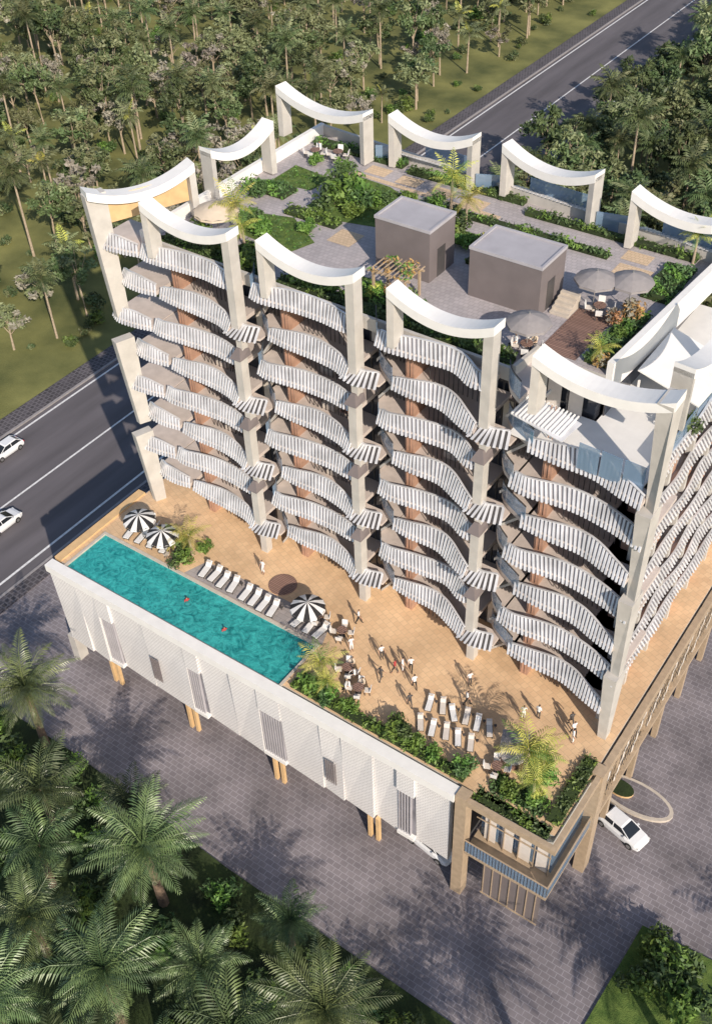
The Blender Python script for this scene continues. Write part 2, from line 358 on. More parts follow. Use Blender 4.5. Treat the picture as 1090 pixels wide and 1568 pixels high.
def ribbon(ctrl,z,hfun,lean=.5,drop=.3,dz=None,pitch=.235,w_=.115,skew=.34,bk='slatback'):
    pts=resample(cat([(x,y,0) for x,y in ctrl],8),pitch);n=len(pts)
    tops=[];bots=[];norms=[]
    for i,p in enumerate(pts):
        t=(pts[min(i+1,n-1)]-pts[max(i-1,0)]).normalized();nn=Vector((t.y,-t.x,0))
        s=i/max(1,n-1);h=hfun(s);zz=z-drop+(dz(s) if dz else 0)
        bo=p+Vector((0,0,zz))+nn*.12;to=p-nn*lean*(h/1.)+Vector((0,0,zz+h))
        bots.append(bo);tops.append(to);norms.append((t,nn))
        w=t*w_*.5;d=nn*.06;sk=t*skew*h
        b2=bo+sk*.5;t2=to-sk*.5
        slats.hexa([b2-w,b2+w,b2+w+d,b2-w+d][::-1],[t2-w,t2+w,t2+w+d,t2-w+d][::-1],'slat')
    for i in range(n-1):
        a,b_=norms[i][1],norms[i+1][1]
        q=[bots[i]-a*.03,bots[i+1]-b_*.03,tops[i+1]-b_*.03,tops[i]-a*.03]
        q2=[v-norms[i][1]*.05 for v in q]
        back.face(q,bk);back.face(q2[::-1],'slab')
        up=Vector((0,0,.05))
        slats.hexa([tops[i]-a*.06,tops[i]+a*.05,tops[i+1]+b_*.05,tops[i+1]-b_*.06],[tops[i]-a*.06+up,tops[i]+a*.05+up,tops[i+1]+b_*.05+up,tops[i+1]-b_*.06+up],'slat')
def slabstrip(ctrl,z,yb,th=.26,axis='y'):
    pts=cat([(x,y,0) for x,y in ctrl],8)
    for i in range(len(pts)-1):
        a,b_=pts[i],pts[i+1]
        if axis=='y': c=[(a.x,a.y),(b_.x,b_.y),(b_.x,yb),(a.x,yb)]
        else: c=[(a.x,a.y),(b_.x,b_.y),(yb,b_.y),(yb,a.y)]
        slab.hexa([(*p,z-th) for p in c],[(*p,z) for p in c],'slab')
def glassrun(c2,z,h=.95):
    q=cat([(x,y,0) for x,y in c2],5)
    for i in range(len(q)-1):
        u,v=q[i],q[i+1]
        rl.hexa([(u.x,u.y,z),(v.x,v.y,z),(v.x,v.y+.05,z),(u.x,u.y+.05,z)],[(u.x,u.y,z+h),(v.x,v.y,z+h),(v.x,v.y+.05,z+h),(u.x,u.y+.05,z+h)],'rail')
        fr.hexa([(u.x,u.y-.01,z+h),(v.x,v.y-.01,z+h),(v.x,v.y+.06,z+h),(u.x,u.y+.06,z+h)],[(u.x,u.y-.01,z+h+.05),(v.x,v.y-.01,z+h+.05),(v.x,v.y+.06,z+h+.05),(u.x,u.y+.06,z+h+.05)],'frame')
YB=11.9
rv=random.Random(55)
for k in range(1,NR+1):
    z=Z(k);wide=(k%2==0)
    for bi,(a,b_) in enumerate(bays):
        if k==NR and bi==3: continue
        L=b_-a;y0=yf(a);y1=yf(b_);j=rv.uniform(-.08,.08)
        if wide:
            if bi<3: c=[(a-1.0,y0+.0),(a-.1,y0-.2),(a+L*.3,y0-.0+j),(a+L*.6,y0+.1),(a+L*.82,y1-.05),(b_-.2,y1-.0)]
            else: c=[(a-1.1,y0+.0),(a+.0,y0-.25),(a+L*.35,y0-.0),(a+L*.65,y0-.2),(a+L*.98,y1-.3)]
            ribbon(c,z,lambda s:.68+.25*math.sin(math.pi*s));slabstrip(c,z-.06,YB)
            if bi<3:
                nx=bays[bi+1][0];c2=[(b_+.3,y1+1.2),(b_+.8,y1+.5),(nx-1.0,yf(nx)+.1)]
                glassrun(c2,z);slabstrip(c2,z-.06,YB)
        else:
            if bi<3: c=[(a-.1,y0+.15),(a+L*.2,y0+.0),(a+L*.5,y0+.0+j),(a+L*.76,y1-.2),(b_-.5,y1-.6)]
            else: c=[(a-.3,y0+.1),(a+L*.2,y0-.05),(a+L*.5,y0-.05),(a+L*.76,y1-.1),(b_-.5,y1-.4)]
            ribbon(c,z,lambda s:.55+.42*math.sin(math.pi*min(1,s)));slabstrip(c,z-.06,YB)
            if bi<3:
                c=[(b_-.7,y1-.65),(b_+.3,y1-.8),(b_+1.5,y1-.45)]
                ribbon(c,z-.2,lambda s:.42,lean=1.9,drop=.1,skew=0,pitch=.3,w_=.15,bk='frame');slabstrip([(b_-.6,y1-.2),(b_+.3,y1-.3),(b_+1.3,y1-.05)],z-.4,y1+1,.14)
                nx=bays[bi+1][0];c2=[(b_+.4,y1+1.3),(b_+1.0,y1+.75),(nx-.15,yf(nx)+.2)]
                glassrun(c2,z);slabstrip(c2,z-.06,YB)
    if not wide: c=[(1.7,9.8),(2.6,9.3),(3.8,9.2),(4.9,9.4)]
    else: c=[(1.0,9.2),(1.9,8.8),(3.2,8.9),(4.3,9.15)]
    ribbon(c,z,lambda s:.55+.25*math.sin(math.pi*s));slabstrip(c,z-.06,YB)
for bi in range(3):
    b_=bays[bi][1];nx=bays[bi+1][0];y1=yf(b_)
    for k in range(NR):
        z=FLO[k];hh=FLO[k+1]-z
        for i in range(6):
            x=b_+.35+i*.24
            fr.box(x,x+.05,y1+1.9,y1+1.95,z,z+hh-.35,'frame')
        fr.hexa([(b_+.3,y1+1.2,z),(nx-.2,y1+1.2,z+hh-.4),(nx-.2,y1+1.7,z+hh-.4),(b_+.3,y1+1.7,z)],[(b_+.3,y1+1.2,z+.2),(nx-.2,y1+1.2,z+hh-.2),(nx-.2,y1+1.7,z+hh-.2),(b_+.3,y1+1.7,z+.2)],'conc')
# east face
for k in range(1,NR):
    z=Z(k)
    c=[(36.5+(.12 if (j+k)%2 else -.03),8.7+j*3.1) for j in range(0,7)]
    ribbon(c,z,lambda s:.55+.12*math.sin(s*19+k),pitch=.3,w_=.13,lean=.25);slabstrip(c,z-.06,34.9,axis='x')
    for j in range(6): terr.box(35.4,36.1,9.5+j*3.1,10.6+j*3.1,FLO[k-1],z-.3,'terra')
    for j in range(7): pil.box(36.0,36.35,8.9+j*3.1,9.2+j*3.1,FLO[k-1],z-.35,'conc')
def slabpil(x,y,z0,z1,w,d,k='conc',tx=0,ty=0):
    b0=[(x-w/2,y-d/2,z0),(x+w/2,y-d/2,z0),(x+w/2,y+d/2,z0),(x-w/2,y+d/2,z0)]
    t0=[(x-w/2+tx,y-d/2+ty,z1),(x+w/2+tx,y-d/2+ty,z1),(x+w/2+tx,y+d/2+ty,z1),(x-w/2+tx,y+d/2+ty,z1)]
    pil.hexa(b0,t0,k)
for (x,y) in[(11.4,9.1),(19.5,9.1),(27.7,8.7)]:
    slabpil(x+.05,y+.25,D0,D0+2.4,.5,.55)
    for j in range(4):
        z0=Z(1+2*j)-.45
        if j<3:
            slabpil(x,y+.0,z0,z0+3.4,.52,.6,'conc',.05,-.05)
            pil.hexa([(x-.42,y-.5,z0+3.4),(x+.4,y-.5,z0+3.4),(x+.4,y+.5,z0+3.4),(x-.42,y+.5,z0+3.4)],[(x-.15,y-.1,z0+4.0),(x+.1,y-.1,z0+4.0),(x+.3,y+.5,z0+3.8),(x-.3,y+.5,z0+3.8)],'greyroof')
            slabpil(x,y+.25,z0+3.3,z0+5.2,.42,.5)
    slabpil(x+.1,y+.1,Z(7)-.5,33.6,.52,.75)
segs=[(D0,15.6),(15.3,21.5),(21.2,27.4),(27.1,33.7)]
for i,(z0,z1) in enumerate(segs):
    pil.hexa([(36.65,7.8+.1*i,z0),(37.15,7.8,z0),(37.15,8.4,z0),(36.65,8.4,z0)],[(36.45,7.45,z1),(37.2,7.45,z1),(37.2,8.8,z1),(36.45,8.8,z1)],'conc')
for i,(z0,z1) in enumerate([(D0,16.3),(17.,23.8),(25.2,33.6)]):
    pil.hexa([(1.35,8.9,z0),(1.75,8.8,z0),(2.1,9.5,z0),(1.6,9.7,z0)],[(1.15,8.4,z1),(1.75,8.2,z1),(2.2,9.4,z1),(1.6,9.6,z1)],'conc')
arch=MB()
def archf(p0,p1,zt=34.,sag=.85,dep=1.0,th=.5,left=3.4,right=3.4,pw=.38):
    a=Vector((*p0,0));b_=Vector((*p1,0));t=(b_-a).normalized();nn=Vector((t.y,-t.x,0));n=20
    prev=None
    for i in range(n+1):
        s=i/n;sg=4*s*(1-s);p=a.lerp(b_,s)
        zt_=zt-sag*sg
        sec=[p-nn*dep/2+Vector((0,0,zt_-th)),p+nn*dep/2+Vector((0,0,zt_-th)),p+nn*dep/2+Vector((0,0,zt_)),p-nn*dep/2+Vector((0,0,zt_))]
        if prev:
            for j in range(4):
                arch.face([prev[j],prev[(j+1)%4],sec[(j+1)%4],sec[j]],'white')
        prev=sec
        if i in(0,n): arch.face(sec,'white')
    for e,hh,sgn in((a,left,1),(b_,right,-1)):
        if hh<=0: continue
        c=[e-nn*dep*.49,e+nn*dep*.49,e+nn*dep*.42+t*sgn*pw,e-nn*dep*.42+t*sgn*pw]
        arch.hexa([v+Vector((0,0,zt-hh)) for v in c],[v+Vector((0,0,zt-th*.5)) for v in c],'conc')
archf((5.4,9.3),(11.8,9.2),right=0);archf((13.6,9.4),(19.9,9.3),right=0);archf((22.0,9.1),(28.1,8.9),right=0);archf((30.6,7.9),(37.25,8.05),sag=.8,dep=1.15,right=0,left=3.2)
archf((1.6,8.3),(4.3,14.4),left=0);archf((3.9,16.1),(4.5,21.4))
archf((1.6,26.4),(9.2,25.6));archf((10.6,26.3),(16.8,26.1));archf((18.8,26.2),(25.2,25.4));archf((27.7,24.6),(34.2,24.4));archf((36.5,10.2),(37.0,16.5))
arch.face([(1.9,9.0,33.2),(4.15,14.0,33.2),(4.15,14.0,31.6),(1.9,9.0,31.6)],'tan')
arch.obj('roof_arches',tower)
for a,b_ in bays:
    terr.box(a+.15,a+.65,yf(a)+1.05,YB-.01,D0,(ZR if a<30 else zl)-.3,'terra')
    for k in range(NR):
        for j in range(2): terr.box(a+.25+j*.22,a+.29+j*.22,yf(a)+1.0,yf(a)+1.05,FLO[k]+.1,FLO[k]+2.1,'terra')
terr.obj('terracotta_walls',tower)
core=MB()
core.box(4.1,34.8,YB,25.6,D0,zl-.35,'glass');core.box(4.1,32.,YB+.3,25.6,zl-.35,ZR-.3,'glass')
core.obj('glazed_core',tower)
for k in range(NR):
    z=FLO[k];z1=FLO[k+1]
    xe=35 if k<NR-1 else 32
    fr.box(4.1,xe,YB-.06,YB-.003,z1-.55,z1-.28,'greyroof')
    for i in range(26 if k<NR-1 else 23):
        x=4.4+i*1.19
        fr.box(x,x+.07,YB-.07,YB-.004,z,z1-.55,'frame')
        if rv.random()<.3: fr.box(x+.1,x+.1+rv.uniform(.3,.9),YB-.045,YB-.02,z+.05,z1-.56,'cushion')
    if k<NR-1:
        for i in range(9): fr.box(34.803,34.87,12+i*1.5,12.08+i*1.5,z,z1-.4,'frame')
    for a,b_ in bays:
        if 0<k<NR-1:
            fr.box(a+2.2,a+3.1,YB-1.1,YB-.6,z+.0,z+.4,'cushion');fr.box(a+2.2,a+3.1,YB-.6,YB-.45,z,z+.75,'cushion')
            fr.box(a+3.6,a+4.1,YB-1.2,YB-.8,z+.3,z+.36,'wood')
            for q in((a+3.65,YB-1.15),(a+4.05,YB-1.15),(a+3.65,YB-.85),(a+4.05,YB-.85)): fr.box(q[0]-.02,q[0]+.02,q[1]-.02,q[1]+.02,z,z+.3,'frame')
for k in range(1,NR+1):
    z=Z(k)
    for a,b_ in bays:
        if k==NR and a>30: continue
        n=int((b_-a-2.2)/.3)
        for i in range(n):
            x=a+1.4+i*.3
            fr.box(x,x+.035,yf(x)+1.5,yf(x)+1.54,FLO[k-1],z-.34,'frame')
fr.obj('window_frames',tower)
slats.obj('balcony_slat_screens',tower);back.obj('screen_backing',tower);slab.obj('balcony_slabs',tower);pil.obj('facade_pillars',tower);rl.obj('glass_balustrades',tower)
# roof
roof=MB()
RP=[(3.8,10.1),(28.4,9.9),(28.6,12.4),(32.2,12.4),(33.0,25.2),(3.8,27.9)]
roof.prism(RP,ZR-.35,ZR,'conc','roofpave')
def wall(b,p,q,z0,z1,th,k):
    p=Vector((*p,0));q=Vector((*q,0));t=(q-p).normalized();n=Vector((t.y,-t.x,0))*th/2
    b.hexa([v+Vector((0,0,z0)) for v in(p-n,q-n,q+n,p+n)][::-1],[v+Vector((0,0,z1)) for v in(p-n,q-n,q+n,p+n)][::-1],k)
wall(roof,(3.8,10.1),(3.8,27.9),ZR-.3,ZR+.75,.3,'white')
wall(roof,(3.8,27.9),(33,25.2),ZR-.3,ZR+.65,.25,'conc')
wall(roof,(32.35,12.4),(33.1,25.0),ZR-.9,ZR+.8,.35,'white')
wall(roof,(28.4,10.1),(28.6,12.3),ZR-.3,ZR+.5,.2,'conc')
wall(roof,(4.0,10.1),(28.3,9.95),ZR-.3,ZR+.45,.2,'conc')
wall(roof,(3.6,28.4),(33.4,25.8),ZR-1.5,ZR+.2,.7,'conc')
roof.obj('roof_deck',tower)
rf=MB()
z=ZR+.012
def quad(b,x0,x1,y0,y1,z,k,dy=0): b.face([(x0,y0,z),(x1,y0+dy,z),(x1,y1+dy,z),(x0,y1,z)],k)
rf.face([(9.2,18.8,z),(11.8,18.2,z),(15.2,19.0,z),(15.4,22.2,z),(12.2,23.6,z),(9.6,23.8,z)],'lawn')
rf.face([(5.2,20.2,z+.003),(8.2,20.6,z+.003),(8.4,22.6,z+.003),(5.2,23.0,z+.003)],'lawn')
rf.face([(7.5,14.0,z),(11.8,13.6,z),(12.4,15.4,z),(9.5,17.2,z),(7.4,16.6,z)],'lawn')
quad(rf,18.5,22.5,19.6,21.2,z,'lawn')
quad(rf,15.6,18.6,12.4,13.8,z,'lawn')
for x in(9.5,12,14.5,17,28.): quad(rf,x,x+1.6,24.3-.08*(x-9)+.25,25.4-.08*(x-9)+.25,z+.004,'tanpave')
quad(rf,28.2,30.2,21.,22.6,z+.004,'tanpave');quad(rf,12.8,14.4,16.0,17.6,z+.006,'tanpave');quad(rf,9.0,20,23.9,24.3,z+.008,'tanpave',-.5)
quad(rf,28.4,30.4,12.7,17.2,z+.01,'wood')
rf.obj('roof_surfaces',tower)
bx=MB()
for (x0,x1,y0,y1,h) in[(16.9,20.4,15.1,17.7,3.0),(22.8,27.0,15.2,17.9,2.8)]:
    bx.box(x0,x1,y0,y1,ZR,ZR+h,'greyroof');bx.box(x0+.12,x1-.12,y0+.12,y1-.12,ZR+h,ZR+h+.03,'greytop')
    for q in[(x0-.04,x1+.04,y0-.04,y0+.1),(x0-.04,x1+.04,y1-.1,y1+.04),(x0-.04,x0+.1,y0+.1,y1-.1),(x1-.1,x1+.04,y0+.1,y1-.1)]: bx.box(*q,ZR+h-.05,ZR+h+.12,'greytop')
    bx.box(x1-.003,x1+.02,y0+.8,y0+1.6,ZR,ZR+1.7,'frame')
bx.obj('rooftop_stair_enclosures',tower)
st=MB()
for i in range(5): st.box(27.3,28.35,17.3-.28*i-.28,17.3-.28*i,ZR,ZR+.15*(5-i),'stone')
st.obj('roof_steps',tower)
lt=MB()
lt.prism([(29,8.9),(36.2,8.4),(36.3,25),(32.3,25),(32.2,12.0),(29,12.)],zl-.05,zl+.03,'white','white')
for i in range(9): lt.box(32.25,32.3,12.6+i*1.4,12.68+i*1.4,zl,ZR-.9,'frame')
lt.box(32.31,32.34,12.6,24.6,zl+.05,ZR-.95,'glass')
lt.hexa([(29.3,8.3,ZR-.9),(32.2,8.0,ZR-1.2),(32.5,9.4,ZR-.9),(29.5,9.8,ZR-.6)],[(29.3,8.3,ZR-.85),(32.2,8.0,ZR-1.15),(32.5,9.4,ZR-.85),(29.5,9.8,ZR-.55)],'slat')
for i in range(14): lt.hexa([(29.35+i*.2,8.25,ZR-.82-.02*i),(29.42+i*.2,8.25,ZR-.82-.02*i),(29.62+i*.2,9.7,ZR-.53-.02*i),(29.55+i*.2,9.7,ZR-.53-.02*i)],[(29.35+i*.2,8.25,ZR-.74-.02*i),(29.42+i*.2,8.25,ZR-.74-.02*i),(29.62+i*.2,9.7,ZR-.45-.02*i),(29.55+i*.2,9.7,ZR-.45-.02*i)],'white')
for i in range(3):
    x=33.0+i*1.15
    lt.hexa([(x,8.2,zl+.1),(x+1.05,8.15,zl+.1),(x+1.05,8.2,zl+.1),(x,8.25,zl+.1)],[(x,8.2,zl+1.6),(x+1.05,8.15,zl+1.6),(x+1.05,8.2,zl+1.6),(x,8.25,zl+1.6)],'rail')
for i in range(5): lt.hexa([(36.3,10+i*3,zl+.1),(36.35,10+i*3,zl+.1),(36.35,12.8+i*3,zl+.1),(36.3,12.8+i*3,zl+.1)],[(36.3,10+i*3,zl+1.1),(36.35,10+i*3,zl+1.1),(36.35,12.8+i*3,zl+1.1),(36.3,12.8+i*3,zl+1.1)],'rail')
lt.hexa([(33,14.5,zl+1.9),(36.4,14.2,zl+1.2),(36.6,18.5,zl+1.2),(33,19,zl+1.9)],[(33,14.5,zl+1.97),(36.4,14.2,zl+1.27),(36.6,18.5,zl+1.27),(33,19,zl+1.97)],'white')
for q in[(33.1,14.7),(36.3,14.4),(36.4,18.3),(33.1,18.8)]: lt.box(q[0]-.05,q[0]+.05,q[1]-.05,q[1]+.05,zl+.03,zl+1.25,'white')
lt.obj('lower_roof_terrace',tower)
g2=MB()
for a,b_ in[((9.3,26.2),(10.7,26.9)),((16.9,26.0),(18.8,26.7)),((25.3,25.4),(27.6,25.9)),((12,28.0),(16,27.8)),((20,27.3),(24,27.)),((29,26.3),(33,26))]:
    wall(g2,a,b_,ZR-.2,ZR+1.1,.05,'rail')
for a,b_ in[((10.8,27.3),(16.8,27.1)),((19,27.0),(25,26.4)),((27.8,26.2),(33.6,25.6))]:
    n=22
    for i in range(n):
        p=Vector((*a,0)).lerp(Vector((*b_,0)),i/n)
        g2.hexa([(p.x,p.y-.7,ZR+.7),(p.x+.14,p.y-.7,ZR+.7),(p.x+.14,p.y+.7,ZR+.1),(p.x,p.y+.7,ZR+.1)],[(p.x,p.y-.7,ZR+.76),(p.x+.14,p.y-.7,ZR+.76),(p.x+.14,p.y+.7,ZR+.16),(p.x,p.y+.7,ZR+.16)],'slat')
g2.obj('rear_terrace_balustrades',tower)
hedge('roof_hedge',4.3,11.5,26.0,27.0,ZR,.5)
hedge('roof_hedge',12.,20.5,25.6,26.4,ZR,.5);hedge('roof_hedge',21,31.8,24.6,25.3,ZR,.5)
hedge('roof_hedge',15.5,27.5,22.4,23.1,ZR,.45);hedge('roof_hedge',30.5,32.2,19.8,23.8,ZR,.5)
hedge('roof_hedge',30.7,32.0,12.8,18.3,ZR,.5);hedge('roof_hedge',4.6,12.5,10.4,11.2,ZR,.6);hedge('roof_hedge',13.4,28,10.3,11.3,ZR,.7)
hedge('roof_hedge',17,21.5,11.6,13.2,ZR,.4,'bush');hedge('roof_hedge',5.2,7.6,18.6,20.2,ZR,.45);hedge('roof_hedge',9,12,11.6,13.4,ZR,.4)
hedge('roof_hedge',8.6,12.5,17.2,18.2,ZR,.5,'bush');hedge('roof_hedge',20.9,22.5,17.9,20.6,ZR,.5,'bush')
rg=random.Random(31)
gr=MB()
for (x0,x1,y0,y1,n) in[(9.4,15.2,19,23.4,420),(5.3,8.2,20.4,22.8,150),(7.6,12,14,16.8,200),(18.6,22.4,19.6,21.2,110),(15.7,18.5,12.5,13.7,90)]:
    for i in range(n): leafclump(gr,(rg.uniform(x0,x1),rg.uniform(y0,y1),ZR+.06),.12,3,.07,rg.choice(['lawn','bush','hedge']),rg,.4)
gr.obj('lawn_grass_tufts',tower)
for i,(x,y,m,s) in enumerate([(10.6,19.8,1,1.5),(10.2,21.8,0,1.2),(11.6,20.6,1,1.3),(12.4,19.2,0,.9),(7.8,15.2,1,.9),(9.2,14.6,0,1.),(18.7,20.2,1,1.1),(20,19.6,0,1.),(21,20,2,1.2),(22,19.2,1,1.),(6.6,11.8,1,1.1),(8.6,11.4,1,1.),(10.5,12.2,0,1.),(11.3,11.2,1,1.),(14.5,11.2,0,1.),(16.4,11.4,1,.9),(18.6,12.4,2,1.),(20.8,12,1,.9),(23,11.2,0,1.),(25.5,11.,1,.8),(11.2,16.2,0,.8),(13.,21.3,1,.8),(14.3,22.6,0,.8),(16.2,22.2,1,.9),(31.3,15.6,0,.7),(6.2,23.8,0,.8),(36,13.6,1,.9),(8.7,23.6,1,.8),(5.8,18.2,1,1.0)]):
    mkobj('bush',B_bush[m],None,(x,y,ZR if x<34 else zl),i*.8,s)
for x,y,s in[(31.2,17.6,1.),(30.6,16.6,.8),(19.2,13.0,.6),(31.7,12.9,.7)]: mkobj('flowering_bush',B_or,None,(x,y,ZR),x,s)
for i,(x,y,z_,m,s) in enumerate([(8.3,13.6,ZR,1,.85),(9.2,12.9,ZR,0,.7),(17.2,22.6,ZR,1,.9),(18.6,22.0,ZR,0,.8),(31.6,24.6,ZR,1,.7),(7.6,6.1,D0,0,.95),(6.6,5.6,D0,1,.6),(21.3,2.3,D0,0,1.0),(22.2,1.6,D0,1,.55),(34.6,2.8,D0,1,1.15),(35.3,3.8,D0,0,.8),(35.6,2.2,D0,0,.9),(31.6,12.9,ZR,0,.6)]):
    mkobj('small_palm_tree',T_yel[m],None,(x,y,z_),i*1.1,s)
pg=MB()
for x in(18.6,20.6):
    for y in(12.4,13.8): pg.box(x-.06,x+.06,y-.06,y+.06,0,1.5,'bronze')
for y in(12.4,13.8): pg.box(18.3,20.9,y-.05,y+.05,1.5,1.6,'bronze')
for i in range(9): pg.box(18.4+i*.29,18.45+i*.29,12.1,14.1,1.6,1.66,'bronze')
rg=random.Random(8)
for i in range(26): leafclump(pg,(rg.uniform(18.4,20.8),rg.uniform(12.2,14.),1.7),.25,9,.12,'orange' if i%2 else 'bush',rg,.5)
o=pg.obj('pergola');o.location=(0,0,ZR)
# ------------------------------------------------------------ PODIUM
pod=MB()
xs=[0,2.3,4.0,5.2,8.2,11.8,13.0,15.6,17.8,19.6,22.6,24.2,26.4,28.1,29.3,31.6]
r5=random.Random(2)
for i in range(len(xs)-1):
    off=r5.choice([0,.1,.22,.06]);x0,x1=xs[i],xs[i+1]
    if i in(2,5,8,13):
        pod.box(x0+.03,x1-.03,.35,.45,2.8,7.2,'slatback')
        nn=int((x1-x0)/.2)
        for j in range(nn): pod.box(x0+.05+j*.2,x0+.12+j*.2,.16,.34,2.8,7.2,'greytop')
        pod.box(x0+.01,x1-.01,.04,.4,7.2,9.5,'screen');pod.box(x0+.01,x1-.01,.06,.46,2.5,2.8,'white')
    else:
        pod.hexa([(x0+.01,off+.15,2.5),(x1-.01,off,2.5),(x1-.01,off+.4,2.5),(x0+.01,off+.4,2.5)],[(x0+.01,off-.05,9.5),(x1-.01,off+.05,9.5),(x1-.01,off+.4,9.5),(x0+.01,off+.4,9.5)],'screen')
        if i in(4,10):
            for j in range(6): pod.box(x0+.4+j*.14,x0+.46+j*.14,-.1,-.05,4.0,6.2,'greyroof')
pod.box(-.15,32.,-.18,.55,9.5,10.1,'white')
pod.box(-.15,.5,.76,9.0,9.5,10.12,'tan');pod.box(0,.3,.56,20,2.5,9.5,'screen')
pod.obj('podium_white_screens',tower)
p2=MB()
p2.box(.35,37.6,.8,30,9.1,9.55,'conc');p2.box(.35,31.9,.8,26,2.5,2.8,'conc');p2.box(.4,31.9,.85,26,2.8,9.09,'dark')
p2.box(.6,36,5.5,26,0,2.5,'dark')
for x,y in[(4,.25),(11.3,.25),(18.8,.25),(26.3,.25)]:
    for d in(-.3,.3): p2.box(x+d-.12,x+d+.12,y-.12,y+.12,0,2.5,'tan')
p2.box(-.5,.2,.1,.9,0,2.5,'conc')
p2.obj('podium_structure',tower)
p3=MB()
p3.prism([(.5,.75),(1.0,.75),(1.0,4.4),(19.5,4.4),(19.5,.75),(37.3,.75),(37.6,.8),(37.6,30),(.5,30)],9.6,D0,'conc','terrace')
p3.obj('terrace_deck',tower)
sheet('pool_lounge_deck',[(8.2,4.55),(19.6,4.55),(19.0,6.4),(8.8,6.2)],D0+.008,'slate').parent=tower
pl=MB()
pl.box(.9,1.1,.56,4.5,9.5,D0+.05,'stone');pl.box(19.3,19.49,.56,4.5,9.5,D0+.05,'stone');pl.box(1.1,19.3,4.3,4.5,9.5,D0+.05,'stone');pl.box(1.1,19.3,.56,.66,9.5,10.0,'slate')
pl.face([(1.1,.66,9.93),(19.3,.66,9.93),(19.3,4.3,9.93),(1.1,4.3,9.93)],'water')
pl.obj('swimming_pool')
br=MB()
br.box(32.05,32.75,-.1,.6,0,10.2,'bronze');br.box(37.5,38.2,5.3,6.1,0,10.2,'bronze')
br.box(32.76,38.1,-.1,.2,9.7,10.15,'bronze');br.box(37.8,38.1,.21,5.29,9.7,10.15,'bronze')
br.box(37.75,38.15,6.11,32,9.3,9.95,'bronze');br.box(37.8,38.1,6.11,32,5.0,5.4,'bronze')
br.box(32.76,38.0,-.05,6.,4.8,5.0,'bronze')
for i in range(26): br.box(32.8+i*.2,32.82+i*.2,-.04,-.02,5.0,6.1,'frame')
br.box(32.76,38.05,-.05,.02,6.1,6.15,'bronze')
br.box(32.8,37.95,-.01,.0,5.0,6.08,'rail');br.box(37.99,38.0,0.01,6.,5.0,6.08,'rail')
br.box(37.96,38.05,.03,6.,6.1,6.15,'bronze')
for i in range(5): br.box(33.6+i*.95,33.65+i*.95,1.2,1.26,5.0,9.6,'bronze')
for zz in(6.9,8.3): br.box(32.8,37.5,1.2,1.25,zz,zz+.05,'bronze')
for i in range(7): br.box(34.1+i*.55,34.15+i*.55,-.03,.02,1.6,4.8,'bronze')
br.box(34.0,37.7,-.05,.0,1.6,1.7,'bronze');br.box(34.0,37.7,.03,.04,1.7,4.7,'greyroof')
br.box(33,37.5,1.5,5.5,5.01,9.2,'rail')
for i in range(4): br.box(33.3+i*1.1,34.0+i*1.1,1.3,1.36,5.1,9.0,'cushion')
for i in range(60): br.box(37.92,37.95,6.3+i*.42,6.33+i*.42,5.4,9.3,'bronze')
for i in range(10): br.hexa([(37.86,6.3+i*2.4,5.4),(37.9,6.3+i*2.4,5.4),(37.9,6.5+i*2.4,5.4),(37.86,6.5+i*2.4,5.4)],[(37.86,8.4+i*2.4,9.3),(37.9,8.4+i*2.4,9.3),(37.9,8.6+i*2.4,9.3),(37.86,8.6+i*2.4,9.3)],'white')
for zz in(6.3,7.2,8.2): br.box(37.8,37.83,6.2,31,zz,zz+.05,'bronze')
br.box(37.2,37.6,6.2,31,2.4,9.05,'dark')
for i in range(6): br.box(37.45,37.8,9+i*4,9.4+i*4,0,9.3,'bronze')
br.obj('podium_corner_frame',tower)
hedge('planter_hedge',19.9,32.0,.8,1.6,D0,.45,'bush');hedge('planter_hedge',32.8,37.4,.35,1.2,D0-.2,.4,'hedge');hedge('planter_hedge',36.7,37.6,1.3,6.2,D0,.4,'hedge')
hedge('planter_bed',33.2,36.6,1.3,2.6,D0-.05,.25,'hedge')
for i,(x,y,m,s) in enumerate([(7.4,5.2,1,1.),(6.4,6.2,0,1.),(8.,6.9,0,.8),(21,1.6,0,1.1),(22.3,1.4,1,.8),(23.8,1.5,0,.8),(27.2,1.7,1,1.),(28.3,1.5,0,1.),(29.6,1.5,0,.8),(31.6,1.6,1,.8),(34.9,4.4,0,1.2),(35.4,3.4,1,1.),(34.2,1.8,0,.8),(35.8,2.2,2,1.)]):
    mkobj('bush',B_bush[m],None,(x,y,D0),i*1.7,s)
b=MB();b.prism([(14.4+.95*math.cos(t),7.3+.95*math.sin(t)) for t in np.linspace(0,6.283,32,endpoint=False)],D0,D0+.05,'terra','wood');b.obj('round_fire_pit')
# ------------------------------------------------------------ furniture
def umbrella_mesh(name,r,ka,kb,h=1.75,n=16,rise=.5,val=.12):
    b=MB();b.tube([(0,0,0),(0,0,h+rise)],.03,'metal',6);b.tube([(0,0,0),(0,0,.08)],.22,'stone',10)
    for i in range(n):
        a0=2*math.pi*i/n;a1=2*math.pi*(i+1)/n;k=ka if i%2 else kb
        def P(a,rr,z): return(rr*math.cos(a),rr*math.sin(a),z)
        am=(a0+a1)/2
        b.face([P(a0,r*.5,h+rise*.62),P(a1,r*.5,h+rise*.62),(0,0,h+rise)],k)
        b.face([P(a0,r,h),P(am,r*.95,h+.03),P(a1,r,h),P(a1,r*.5,h+rise*.62),P(a0,r*.5,h+rise*.62)],k)
        b.face([P(a0,r*1.01,h-val),P(a1,r*1.01,h-val),P(a1,r,h),P(a0,r,h)],k)
        b.tube([(0,0,h+rise*.3),P(a0,r*.97,h-.02)],.012,'metal',3,False)
    b.tube([(0,0,h+rise-.02),(0,0,h+rise+.12)],[.04,.015],'metal',6)
    return b.mesh(name)
